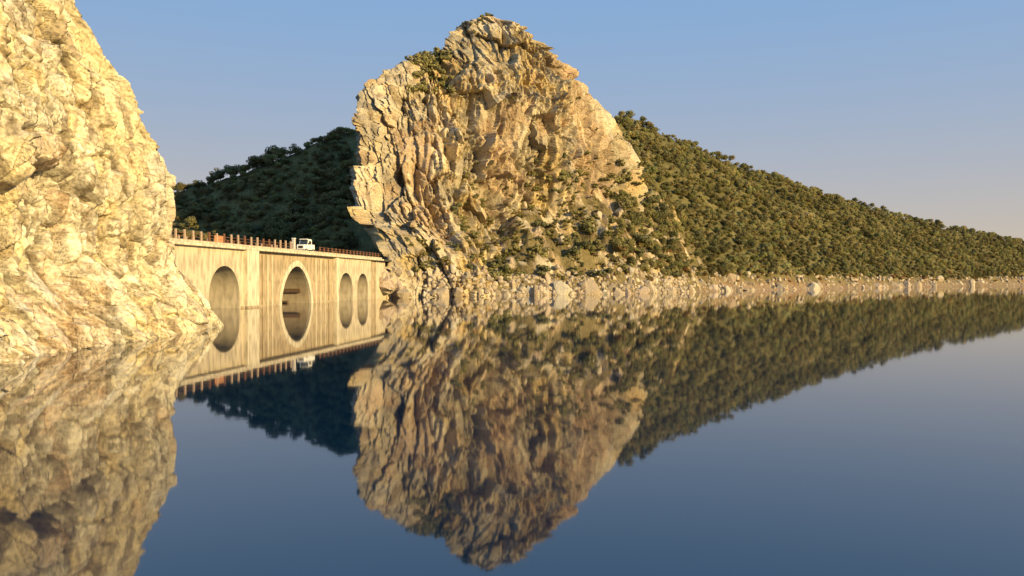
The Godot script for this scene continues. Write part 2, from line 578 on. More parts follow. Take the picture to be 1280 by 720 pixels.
func make_crag(mat: Material) -> Array:
	var lft := []
	var rgt := []
	for a in crag_left:
		var p := at(a[0], a[1], a[2])
		lft.append([p.y, p.x, -p.z])
	for a in crag_right:
		var p := at(a[0], a[1], a[2])
		rgt.append([p.y, p.x, -p.z])
	var top: float = minf(lft[-1][0], rgt[-1][0])
	var f1 := Facets.new(1, 19, 24, 1.5, 1.6)
	var f2 := Facets.new(2, 8.0, 11.5, 1.8, 1.9)
	var f3 := Facets.new(3, 2.5, 3.1, 0.75, 1.7)
	var f4 := Facets.new(4, 1.1, 1.2, 0.36, 1.5)
	var warp := make_noise(21, 0.06, 3)
	var swell := make_noise(22, 0.03, 3)
	var fissure := make_noise(23, 0.034, 4, FastNoiseLite.TYPE_SIMPLEX_SMOOTH, FastNoiseLite.FRACTAL_RIDGED)
	var lumps := make_noise(24, 0.11, 4)
	var mask := make_noise(25, 0.045, 3)
	var nf := 430
	var nb := 60
	var nu := nf + nb
	var nv := 350
	var pts := PackedVector3Array()
	var cols := PackedColorArray()
	var spots := []
	for j in nv:
		var tv := float(j) / (nv - 1)
		var y := lerpf(-4.0, top, tv)
		var cap := 0.0
		var L := pick(lft, y)
		var R := pick(rgt, y)
		var lp := Vector2(L[1], L[2])
		var rp := Vector2(R[1], R[2])
		var chord := rp - lp
		var wide := chord.length()
		var cd := chord / maxf(wide, 0.01)
		var out := Vector2(cd.y, -cd.x)
		if out.y > 0: out = -out
		var bulge := minf(wide * 0.16, 6.5)
		var back := 12.0 * (1.0 - smoothstep(18.0, 64.0, y))
		# the foot steps forward as it nears the water
		var foot := pow(clampf(1.0 - y / 34.0, 0.0, 1.0), 1.3)
		for i in nu:
			var p2: Vector2
			var o2: Vector2
			var s: float
			var calm := 1.0
			if i < nf:
				s = float(i) / (nf - 1)
				var sn := sin(PI * s)
				p2 = lp + chord * s + out * (bulge * pow(sn, 0.75) + foot * 3.0 * smoothstep(0.5, 0.1, s) * sn - back * smoothstep(0.2, 0.55, s) * smoothstep(1.0, 0.8, s))
				var turn := (s - 0.5) * 2.0
				var ang := turn * absf(turn) * absf(turn) * PI * 0.5
				o2 = out * cos(ang) + cd * sin(ang)
				calm = 0.55 + 0.45 * smoothstep(0.0, 0.12, s) * smoothstep(1.0, 0.96, s)
			else:
				s = float(i - nf + 1) / nb
				var sn := sin(PI * s)
				p2 = rp - chord * s - out * (minf(wide * 0.35, 26.0) * pow(sn, 0.75))
				o2 = (-out * sn + cd * cos(PI * s)).normalized()
				calm = 0.55
			var u := (p2 - Vector2(-28, 190)).dot(Vector2(0.75, 0.66)) * 1.1 + (0.0 if i < nf else 60.0 * sin(PI * s))
			var w1 := warp.get_noise_3d(p2.x, y, p2.y)
			var w2 := warp.get_noise_3d(p2.x + 200.0, y, p2.y)
			var uu := u + 1.6 * w1 - 0.1 * y
			var vv := y + 1.6 * w2
			var h := swell.get_noise_3d(p2.x, y * 0.7, p2.y) * 3.0
			h += f1.value(uu, vv)
			var fi := fissure.get_noise_3d(uu * 1.15, vv * 0.36, p2.y * 0.2)
			h -= maxf(0.0, fi - 0.6) * 16.0
			h += lumps.get_noise_3d(p2.x, y * 0.75, p2.y) * 0.9
			# bedding and joints: sharp-edged steps
			var lively := clampf(0.55 + 1.6 * w2, 0.1, 1.2)
			var broken := 0.3 + 0.95 * smoothstep(-0.25, 0.3, mask.get_noise_3d(p2.x, y, p2.y))
			h += 1.5 * lively * (fposmod((y + 0.42 * u + 1.4 * w1) / 5.2, 1.0) - 0.5)
			h += 1.3 * (1.25 - lively) * (0.5 - fposmod((u - 0.1 * y + 1.5 * w2) / 6.4, 1.0))
			h += 0.8 * broken * lively * (0.5 - fposmod((u + 0.06 * y + 0.8 * w1) / 2.3, 1.0))
			if i < nf:
				var q := px_of(Vector3(p2.x, y, -p2.y)) + Vector2(w1, w2) * 14.0
				var dg := path_distance(q, gully) / 17.0
				h -= 6.5 * exp(-dg * dg)
				var dc := path_distance(q, cleft) / 5.0
				h -= 3.0 * exp(-dc * dc)
				# the buttress right of the gully stands forward
				var db := (q - Vector2(640, 130)) / Vector2(55, 95)
				h += 3.5 * exp(-db.length_squared())
				for k in pockets:
					var dp := ((q - Vector2(k[0], k[1])) / Vector2(1.0, 1.4)).length() / float(k[2])
					if dp < 2.2: h -= k[3] * exp(-dp * dp)
			h += f2.value(uu, vv)
			var cv: float = f2.off[f2.cell]
			if f2.edge < 0.12: h -= (0.12 - f2.edge) * 8.0 * maxf(0.0, 0.5 + 2.0 * w1)
			h += f3.value(uu, vv) * broken
			cv += 0.8 * f3.off[f3.cell]
			if f3.edge < 0.16: h -= (0.16 - f3.edge) * 4.0 * maxf(0.0, 0.5 + 2.0 * w2)
			h += f4.value(uu, vv) * broken
			var fade := clampf(wide / 14.0, 0.0, 1.0)
			p2 += o2 * h * calm * fade
			var yy := y + (f3.off[f3.cell] * 0.35 + w1 * 1.2) * smoothstep(0.0, 5.0, y)
			var p := Vector3(p2.x, yy, -p2.y)
			if i == nu - 1: p = pts[j * nu]
			pts.append(p)
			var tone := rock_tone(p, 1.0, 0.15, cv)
			cols.append(tone)
			if i < nf and i % 3 == 1 and j % 3 == 1: spots.append([p, Vector3(o2.x, 0, -o2.y)])
	# close the top
	var cen := Vector3.ZERO
	for i in nu: cen += pts[(nv - 1) * nu + i]
	cen /= nu
	for i in nu:
		pts.append(cen + Vector3(0, 0.6, 0))
		cols.append(Color(0.36, 0.28, 0.17))
	var o := part("crag", grid_mesh(nu, nv + 1, pts, cols), mat, self)
	tag(o, "tall tan and ochre rock crag standing beyond the bridge", "crag", "", "structure")
	return spots

# ---- the near cliff
var corner := [[-2.5, -23.9, 70.5], [0, -24.7, 70], [2.1, -26.2, 70], [4.1, -27.6, 69], [5.4, -28.25, 67.5], [7.4, -28, 66], [9.3, -27.5, 65], [11.7, -27.3, 64], [14.8, -27.7, 63], [17, -28.6, 62], [19.8, -29.9, 61], [22.5, -30.9, 60], [24.7, -31.8, 59], [27.4, -33.4, 57], [29.4, -35, 55], [31.5, -38, 53], [33, -44, 50], [34, -52, 48], [34.6, -66, 47]]

# cracks and hollows of the cliff, as photograph columns and rows: path, half width, depth in metres
var cliff_cracks := [
	[PackedVector2Array([Vector2(76, 160), Vector2(70, 205), Vector2(73, 250), Vector2(66, 295)]), 4.0, 1.3],
	[PackedVector2Array([Vector2(71, 86), Vector2(72, 112)]), 8.0, 1.8],
	[PackedVector2Array([Vector2(88, 88), Vector2(96, 104)]), 4.0, 1.1],
	[PackedVector2Array([Vector2(143, 160), Vector2(147, 210)]), 4.0, 1.2],
	[PackedVector2Array([Vector2(120, 132), Vector2(128, 146)]), 5.0, 1.1],
	[PackedVector2Array([Vector2(20, 158), Vector2(30, 166)]), 5.0, 1.2],
	[PackedVector2Array([Vector2(38, 255), Vector2(44, 268)]), 5.0, 1.0],
	[PackedVector2Array([Vector2(90, 335), Vector2(95, 360)]), 5.0, 1.1],
	[PackedVector2Array([Vector2(96, 405), Vector2(112, 430)]), 5.0, 1.2],
	[PackedVector2Array([Vector2(56, 10), Vector2(62, 60), Vector2(56, 84)]), 4.0, 0.7],
	[PackedVector2Array([Vector2(14, 300), Vector2(24, 350), Vector2(20, 410)]), 4.0, 1.0],
	[PackedVector2Array([Vector2(170, 300), Vector2(166, 340)]), 4.0, 0.9],
	[PackedVector2Array([Vector2(205, 385), Vector2(212, 408)]), 4.0, 0.9]]

func make_cliff(mat: Material):
	var f1 := Facets.new(11, 7.5, 9.5, 0.8, 1.7)
	var f2 := Facets.new(12, 2.6, 3.4, 0.38, 1.5)
	var f3 := Facets.new(13, 1.0, 1.1, 0.19, 1.5)
	var f4 := Facets.new(14, 0.4, 0.42, 0.08, 1.5)
	var warp := make_noise(51, 0.16, 3)
	var swell := make_noise(52, 0.07, 3)
	var mask := make_noise(53, 0.12, 3)
	var us := PackedFloat32Array()      # 0..1 along the face, 1..2 round the far corner
	for i in 30: us.append(i / 30.0 * 0.4)
	for i in 330: us.append(0.4 + i / 330.0 * 0.6)
	for i in 70: us.append(1.0 + i / 69.0)
	var nu := us.size()
	var nv := 400
	var pts := PackedVector3Array()
	var cols := PackedColorArray()
	for j in nv:
		var y := lerpf(-2.5, 34.6, float(j) / (nv - 1))
		var c := pick(corner, y)
		for i in nu:
			var t := us[i]
			var p2: Vector2
			var o2: Vector2
			var u: float
			if t <= 1.0:
				var d := lerpf(16.0, c[2], t)
				u = d
				# the wall draws back a little in its middle and far to the left before the picture's edge
				var x := c[1] - 0.9 * sin(clampf((d - 40.0) / 30.0, 0, 1) * PI) - 0.02 * pow(maxf(0.0, 45.0 - d), 1.7)
				p2 = Vector2(x, d)
				o2 = Vector2(0.93, -0.36).lerp(Vector2(0.95, 0.3), smoothstep(0.85, 1.0, t)).normalized()
			else:
				var k := t - 1.0
				u = c[2] + k * 30.0
				var bend := 1.0 - pow(1.0 - k, 2.0)
				p2 = Vector2(c[1] - 40.0 * pow(k, 1.7), c[2] + 5.0 * bend)
				o2 = Vector2(0.95, 0.3).lerp(Vector2(0.0, 1.0), smoothstep(0.0, 0.25, k)).normalized()
			var w1 := warp.get_noise_3d(p2.x, y, p2.y)
			var w2 := warp.get_noise_3d(p2.x + 90.0, y, p2.y)
			var uu := u + 0.8 * w1 + 0.12 * y
			var vv := y + 0.8 * w2
			var h := swell.get_noise_3d(p2.x, y * 0.8, p2.y) * 1.5
			var lively := clampf(0.5 + 1.8 * w2, 0.1, 1.2)
			h += 0.95 * (1.25 - lively) * (fposmod((u + 0.1 * y + 2.2 * w1) / 4.3, 1.0) - 0.5)
			h += 0.45 * (fposmod((u - 0.15 * y + 1.2 * w2) / 1.7, 1.0) - 0.5)
			h += 0.4 * lively * (fposmod((y - 0.2 * u + 1.5 * w2) / 2.9, 1.0) - 0.5)
			h += f1.value(uu, vv)
			if f1.edge < 0.1: h -= (0.1 - f1.edge) * 13.0 * (1.0 - 0.85 * smoothstep(0.88, 0.95, t))
			var q := px_of(Vector3(p2.x, y, -p2.y)) + Vector2(w1, w2) * 10.0
			for k in cliff_cracks:
				var dc := path_distance(q, k[0]) / float(k[1])
				if dc < 2.2: h -= k[2] * exp(-dc * dc)
			var broken := 0.35 + 0.9 * smoothstep(-0.25, 0.3, mask.get_noise_3d(p2.x, y, p2.y))
			h += f2.value(uu, vv) * broken
			var cv: float = f2.off[f2.cell]
			if f2.edge < 0.12: h -= (0.12 - f2.edge) * 4.5
			h += f3.value(uu, vv) * broken
			cv = 0.5 * cv + 0.6 * f3.off[f3.cell]
			if f3.edge < 0.13: h -= (0.13 - f3.edge) * 1.1
			h += f4.value(uu, vv) * broken
			p2 += o2 * h * (1.0 - 0.5 * smoothstep(0.88, 1.0, t) - 0.25 * smoothstep(1.0, 1.08, t))
			var p := Vector3(p2.x, y + 0.1 * f3.off[f3.cell] + 0.3 * w1, -p2.y)
			pts.append(p)
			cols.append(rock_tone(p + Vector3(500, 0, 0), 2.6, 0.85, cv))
	var o := part("cliff", grid_mesh(nu, nv, pts, cols, true), mat, self)
	tag(o, "pale cream and yellow rock cliff rising from the water before the bridge", "cliff", "", "structure")

# ---- the wooded hill
func make_hill(mat: Material):
	var xs := PackedFloat32Array()
	var x := -420.0
	while x < 1320.0:
		xs.append(x)
		x += 9.0 if x < -150 else ((1.0 if x > -26 and x < 76 else 2.2) if x < 110 else lerpf(2.2, 14.0, clampf((x - 110) / 600.0, 0, 1)))
	var ds := PackedFloat32Array()
	var d := 186.0
	while d < 1900.0:
		ds.append(d)
		d += 1.1 if d > 200.0 and d < 305.0 else lerpf(2.2, 22.0, clampf((d - 300.0) / 1100.0, 0, 1))
	var pts := PackedVector3Array()
	var cols := PackedColorArray()
	var na := make_noise(61, 0.05, 4)
	var nb := make_noise(62, 0.22, 3)
	for dd in ds:
		for xx in xs:
			var h := ground(xx, dd)
			pts.append(Vector3(xx, h, -dd))
			var a := na.get_noise_2d(xx, dd)
			var b := nb.get_noise_2d(xx, dd)
			var col := Color(0.135, 0.118, 0.05)
			if a + 0.6 * b > 0.05: col = Color(0.18, 0.155, 0.066)
			# the bare strip that the falling water leaves: red-brown earth with scraps of dry grass
			if h < (3.6 + 4.0 * a + 2.0 * b if xx > 60.0 else 3.0 + 3.0 * b):
				col = Color(0.25, 0.15, 0.08) if b < 0.12 else Color(0.24, 0.18, 0.08)
				if h < 1.8 + 2.0 * a: col = Color(0.33, 0.235, 0.155)
			# broken rock shows through the earth of the scree under the crag
			if xx > -26.0 and xx < 78.0 and dd < 330.0 and h > 0.5 and h < 38.0:
				var na2 := tone_b.get_noise_3d(xx * 1.2, 40.0, dd * 1.2) + 0.6 * tone_c.get_noise_3d(xx, 0.0, dd)
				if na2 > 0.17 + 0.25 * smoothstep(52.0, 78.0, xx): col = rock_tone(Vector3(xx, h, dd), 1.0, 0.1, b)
				else: col = Color(0.20, 0.16, 0.075) if a > 0.0 else Color(0.16, 0.125, 0.06)
			var g := 1.0 + 0.3 * b
			cols.append(Color(col.r * g, col.g * g, col.b * g))
	var o := part("hill", grid_mesh(xs.size(), ds.size(), pts, cols, true), mat, self)
	tag(o, "long wooded hill sloping down to a bare red-brown bank behind the crag", "hill", "", "structure")

# ------------------------------------------------------------------ bridge
# local axes: +x along the bridge away from the eye, +z out of the sunlit face, y up; x = D - 78 along the axis
const BR_DIR := 0.148
var br_len := 1.0
var br_t: Transform3D

func along(px: float) -> float:
	# local x of the point of the sunlit face seen at photograph column px
	var d := 57.0 / (BR_DIR + (640.0 - px) / LENS)
	return (d - 78.0) * sqrt(1.0 + BR_DIR * BR_DIR)

func head(h: Array, x: float) -> float:
	# underside of an opening [centre, half width, spring, rise, roundness]
	return h[2] + h[3] * pow(maxf(1.0 - pow(minf(absf(x - h[0]) / h[1], 1.0), h[4]), 0.0), 1.0 / h[4])

func arch_wall(x0: float, x1: float, top: float, bottom: float, z0: float, z1: float, holes: Array) -> ArrayMesh:
	# wall with round-headed openings; holes: [centre, radius, spring height]
	var st := SurfaceTool.new()
	st.begin(Mesh.PRIMITIVE_TRIANGLES)
	var xs := [x0, x1]
	for h in holes:
		for k in 41: xs.append(h[0] - h[1] * cos(PI * k / 40.0))
	xs.sort()
	for i in xs.size() - 1:
		var a: float = xs[i]
		var b: float = xs[i + 1]
		if b - a < 1e-5: continue
		var mid := (a + b) * 0.5
		var ya := bottom
		var yb := bottom
		var open := false
		for h in holes:
			if absf(mid - h[0]) < h[1]:
				open = true
				ya = head(h, a)
				yb = head(h, b)
		quad(st, Vector3(a, ya, z1), Vector3(b, yb, z1), Vector3(b, top, z1), Vector3(a, top, z1), Vector3(0, 0, 1))
		quad(st, Vector3(b, yb, z0), Vector3(a, ya, z0), Vector3(a, top, z0), Vector3(b, top, z0), Vector3(0, 0, -1))
		quad(st, Vector3(a, top, z1), Vector3(b, top, z1), Vector3(b, top, z0), Vector3(a, top, z0), Vector3.UP)
		if open:
			var n := Vector3(yb - ya, -(b - a), 0).normalized()
			quad(st, Vector3(a, ya, z0), Vector3(b, yb, z0), Vector3(b, yb, z1), Vector3(a, ya, z1), n)
	for h in holes:
		var l: float = h[0] - h[1]
		var r: float = h[0] + h[1]
		quad(st, Vector3(l, bottom, z1), Vector3(l, bottom, z0), Vector3(l, h[2], z0), Vector3(l, h[2], z1), Vector3(1, 0, 0))
		quad(st, Vector3(r, bottom, z0), Vector3(r, bottom, z1), Vector3(r, h[2], z1), Vector3(r, h[2], z0), Vector3(-1, 0, 0))
	quad(st, Vector3(x0, bottom, z0), Vector3(x0, bottom, z1), Vector3(x0, top, z1), Vector3(x0, top, z0), Vector3(-1, 0, 0))
	quad(st, Vector3(x1, bottom, z1), Vector3(x1, bottom, z0), Vector3(x1, top, z0), Vector3(x1, top, z1), Vector3(1, 0, 0))
	return st.commit()

func quad(st: SurfaceTool, a: Vector3, b: Vector3, c: Vector3, d: Vector3, n: Vector3):
	for p in [a, c, b, a, d, c]:
		st.set_normal(n)
		st.add_vertex(p)

func concrete(c: Color, streak: Texture2D, relief: Texture2D) -> StandardMaterial3D:
	var m := StandardMaterial3D.new()
	m.albedo_color = c.linear_to_srgb()
	m.albedo_texture = streak
	m.uv1_triplanar = true
	m.uv1_scale = Vector3(0.11, 0.11, 0.11)
	m.roughness = 0.92
	m.metallic_specular = 0.25
	m.heightmap_enabled = true
	m.heightmap_texture = relief
	m.heightmap_scale = 2.0
	return m

func make_bridge(fine: Texture2D):
	var streak := tex(grain_image(71, 0.02, 0.76, 1.14, 512, 1, 4))
	var cream := concrete(Color(0.54, 0.46, 0.335), streak, fine)
	var stained := concrete(Color(0.40, 0.32, 0.215), streak, fine)
	var lime := concrete(Color(0.62, 0.545, 0.41), streak, fine)
	var rust := plain(Color(0.16, 0.075, 0.045), 0.85)
	var pink := plain(Color(0.40, 0.29, 0.21), 0.85)
	var asphalt := plain(Color(0.06, 0.058, 0.055), 0.95)
	var dir := Vector3(BR_DIR, 0, -1).normalized()
	var nrm := Vector3(1, 0, BR_DIR).normalized()
	var start := Vector3(-57.0 + BR_DIR * 78.0, 0, -78)
	var root := base("bridge", start)
	root.transform = Transform3D(Basis(dir, Vector3.UP, nrm), start)
	br_t = root.transform
	tag(root, "cream concrete road bridge with round arches between the cliff and the crag", "bridge")
	var W := 8.0
	var TOP := 8.55
	var BOT := -3.0
	# stations read from the photograph
	var a1l := along(261); var a1r := along(299.5)
	var p1 := along(304); var p1e := along(318.5)
	var a2l := along(353); var a2r := along(390)
	var p2 := along(419); var p2e := along(422)
	var a3l := along(423); var a3r := along(440.5)
	var a4l := along(446.5); var a4r := along(460)
	var p3 := along(463.5); var p3e := along(470)
	var x_end := along(489)
	var holes1 := [[(a1l + a1r) / 2, (a1r - a1l) / 2, 6.1 - (a1r - a1l) / 2, (a1r - a1l) / 2, 2.0]]
	part("wall", arch_wall(0, p1, TOP, BOT, -W, 0, holes1), cream, root)
	part("pilaster", box(Vector3(p1, BOT, -W), Vector3(p1e, TOP, 0.75), 0.06), lime, root)
	# the middle span is set back behind the pilasters
	var r2 := (a2r - a2l) / 2
	var c2 := (a2l + a2r) / 2
	var holes2 := [[c2, r2, 0.0, 6.5, 1.8]]
	part("spandrel_wall", arch_wall(p1e, p2, TOP - 0.003, BOT, -W + 0.5, -0.55, holes2), stained, root)
	# raised band round the middle arch
	var ring := PackedVector2Array()
	var rw := 0.85
	ring.append(Vector2(c2 + r2 + rw, BOT))
	var outer := [c2, r2 + rw, 0.0, 6.5 + rw * 1.15, 1.8]
	var inner := [c2, r2 - 0.01, 0.0, 6.49, 1.8]
	for k in 41:
		var x := c2 + (r2 + rw) * cos(PI * k / 40)
		ring.append(Vector2(x, head(outer, x)))
	ring.append(Vector2(c2 - r2 - rw, BOT))
	ring.append(Vector2(c2 - r2 + 0.01, BOT))
	for k in 41:
		var x := c2 - (r2 - 0.01) * cos(PI * k / 40)
		ring.append(Vector2(x, head(inner, x)))
	ring.append(Vector2(c2 + r2 - 0.01, BOT))
	part("arch_ring", prism(ring, -0.56, -0.1), lime, root)
	# upright ribs on the set-back panels
	for q in [325.5, 331, 336.5, 342, 396.5, 402.5, 408, 413.5]:
		var x := along(q)
		var e := along(q + 1.6)
		var foot := BOT
		part("rib", box(Vector3(x, foot, -0.6), Vector3(e, TOP - 0.5, -0.28), 0.04), cream if int(q) % 2 == 0 else stained, root)
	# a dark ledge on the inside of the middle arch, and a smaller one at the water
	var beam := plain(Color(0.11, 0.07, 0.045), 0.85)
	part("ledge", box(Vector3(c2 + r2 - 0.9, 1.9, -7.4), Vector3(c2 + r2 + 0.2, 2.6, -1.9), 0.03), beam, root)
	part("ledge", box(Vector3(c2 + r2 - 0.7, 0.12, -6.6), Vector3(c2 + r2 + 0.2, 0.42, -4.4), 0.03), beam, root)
	# a low plinth course at the water
	for q in [[a1r + 0.3, p1 - 0.003, 0.0], [p1 - 0.1, p1e + 0.1, 0.75], [p1e + 0.1, a2l - 1.0, -0.55], [a2r + 1.0, p2 - 0.003, -0.55]]:
		part("plinth", box(Vector3(q[0], BOT, q[2] - 0.3), Vector3(q[1], 0.28, q[2] + 0.16), 0.03), stained, root)
	part("pilaster", box(Vector3(p2, BOT, -W), Vector3(p2e, TOP, 0.35), 0.05), lime, root)
	var r3 := (a3r - a3l) / 2
	var r4 := (a4r - a4l) / 2
	part("wall", arch_wall(p2e, p3, TOP - 0.002, BOT, -W, 0.02, [[(a3l + a3r) / 2 + 0.3, r3 - 0.1, 5.7 - r3, r3 - 0.1, 2.0], [(a4l + a4r) / 2, r4, 5.55 - r4, r4, 2.0]]), cream, root)
	part("pilaster", box(Vector3(p3, BOT, -W), Vector3(p3e, TOP, -0.45), 0.05), stained, root)
	var x_deck := along(476)
	part("abutment", box(Vector3(p3e, BOT, -W), Vector3(x_end, TOP - 0.001, -1.5), 0.06), cream, root)
	part("wing_wall", prism(PackedVector2Array([Vector2(p3e, BOT), Vector2(x_end + 6.0, BOT), Vector2(x_end + 6.0, 1.6), Vector2(p3e + 2.5, TOP - 0.4), Vector2(p3e, TOP - 0.4)]), -1.497, 0.03), cream, root)
	# roadway, kerb courses and cornice
	var X0 := 0.0
	part("roadway", box(Vector3(X0, TOP + 0.003, -W + 0.4), Vector3(x_end + 14.0, TOP + 0.45, -0.4)), asphalt, root)
	for s in 2:
		var z0 := -0.4 if s == 0 else -W - 0.5
		part("cornice", box(Vector3(X0, TOP + 0.003, z0), Vector3(x_deck, TOP + 0.36, z0 + 0.9 + (0.25 if s == 0 else 0.0)), 0.05), lime, root)
		part("kerb", box(Vector3(X0, TOP + 0.363, z0 + 0.15), Vector3(x_deck, TOP + 0.75, z0 + 0.7), 0.04), cream, root)
		var rail := Node3D.new()
		rail.name = "railing"
		root.add_child(rail, true)
		var zc := z0 + 0.42
		var post := box(Vector3(-0.125, 0, -0.125), Vector3(0.125, 1.3, 0.125), 0.03)
		# the near railing is broken off where the truck stands
		var runs := [[0.0, along(368)], [along(399), x_deck]] if s == 0 else [[0.0, x_deck]]
		for run in runs:
			var x: float = run[0] + 0.3
			while x < run[1]:
				if x > 12.0:
					var tall := rng.randf_range(0.94, 1.05) * (1.0 if x < along(399) else 0.7)
					part("post", post, pink if rng.randf() < 0.6 and x < along(399) else rust, rail, Transform3D(Basis.from_euler(Vector3(rng.randf_range(-0.02, 0.02), 0, rng.randf_range(-0.02, 0.02))).scaled(Vector3(1, tall, 1)), Vector3(x, TOP + 0.75, zc)))
				x += 2.02
			for hy in [0.4, 0.8]:
				part("rail", box(Vector3(run[0], TOP + 0.75 + hy, zc - 0.03), Vector3(run[1], TOP + 0.75 + hy + 0.07, zc + 0.03), 0.015), rust, rail)
		# a solid rusty panel stands between two posts
		if s == 0: part("panel", box(Vector3(along(268), TOP + 0.78, zc - 0.03), Vector3(along(279), TOP + 0.75 + 0.95, zc + 0.03), 0.01), plain(Color(0.42, 0.2, 0.1), 0.85), rail)
	# a pale marker post by the truck
	var mk := base("marker_post", br_t * Vector3(along(367.3), TOP + 0.75, -0.0))
	mk.transform = Transform3D(br_t.basis, mk.position)
	tag(mk, "pale upright marker post on the bridge edge beside the white truck", "post")
	part("shaft", box(Vector3(-0.3, 0, -0.22), Vector3(0.3, 1.75, 0.22), 0.04), plain(Color(0.52, 0.47, 0.42), 0.8), mk)
	part("cap", box(Vector3(-0.36, 1.75, -0.28), Vector3(0.36, 1.95, 0.28), 0.05), plain(Color(0.6, 0.57, 0.54), 0.8), mk)

func wheel(parent: Node, tyre: Material, rim: Material, p: Vector3):
	var c := CylinderMesh.new()
	c.top_radius = 0.46; c.bottom_radius = 0.46; c.height = 0.3; c.radial_segments = 24
	var b := Basis(Vector3.RIGHT, PI / 2)
	var w := part("wheel", c, tyre, parent, Transform3D(b, p))
	var r := CylinderMesh.new()
	r.top_radius = 0.26; r.bottom_radius = 0.26; r.height = 0.33; r.radial_segments = 20
	part("rim", r, rim, w)

func make_truck():
	# local axes as the bridge: x away from the eye; it comes towards the eye, bonnet at low x
	var root := base("truck", Vector3.ZERO)
	root.transform = Transform3D(br_t.basis.scaled(Vector3.ONE * 0.86), br_t * Vector3(along(394) - 0.2, 9.0, -1.75))
	tag(root, "white bonneted light truck with a tall cab parked on the bridge", "truck")
	var white := plain(Color(0.80, 0.78, 0.73), 0.35, 0.5)
	var glass := plain(Color(0.03, 0.035, 0.04), 0.08, 0.6)
	var black := plain(Color(0.02, 0.02, 0.02), 0.8)
	var steel := plain(Color(0.35, 0.34, 0.33), 0.4)
	part("chassis", box(Vector3(-2.5, 0.45, -0.8), Vector3(2.6, 0.75, 0.8), 0.04), black, root)
	var cab := prism(PackedVector2Array([Vector2(-0.95, 0.72), Vector2(1.1, 0.72), Vector2(1.1, 2.75), Vector2(0.95, 2.9), Vector2(-0.55, 2.9), Vector2(-0.95, 1.75)]), -0.95, 0.95)
	var cb := part("cab", cab, white, root)
	part("windscreen", prism(PackedVector2Array([Vector2(-0.97, 1.8), Vector2(-0.6, 2.78), Vector2(-0.64, 2.79), Vector2(-1.01, 1.8)]), -0.8, 0.8), glass, cb)
	part("visor", box(Vector3(-1.15, 2.8, -0.85), Vector3(-0.5, 2.96, 0.85), 0.03), white, cb)
	for s in [-1.0, 1.0]:
		part("side_window", box(Vector3(-0.5, 1.8, s * 0.95 - 0.012), Vector3(0.75, 2.55, s * 0.95 + 0.012)), glass, cb)
		part("mirror", box(Vector3(-0.95, 1.75, s * 1.12 - 0.1), Vector3(-0.85, 2.15, s * 1.12 + 0.1), 0.02), black, cb)
	var bn := part("bonnet", box(Vector3(-2.55, 0.7, -0.88), Vector3(-0.953, 1.72, 0.88), 0.1), white, root)
	part("grille", box(Vector3(-2.575, 0.95, -0.5), Vector3(-2.547, 1.45, 0.5)), black, bn)
	for s in [-1.0, 1.0]:
		part("headlight", box(Vector3(-2.58, 1.1, s * 0.68 - 0.12), Vector3(-2.547, 1.36, s * 0.68 + 0.12), 0.01), plain(Color(0.7, 0.7, 0.68), 0.1, 0.6), bn)
	part("bumper", box(Vector3(-2.75, 0.5, -0.95), Vector3(-2.56, 0.78, 0.95), 0.03), steel, root)
	part("load_bed", box(Vector3(1.13, 0.78, -0.95), Vector3(2.65, 1.85, 0.95), 0.05), white, root)
	for x in [-1.75, 1.75]:
		for z in [-0.85, 0.85]: wheel(root, black, steel, Vector3(x, 0.46, z))

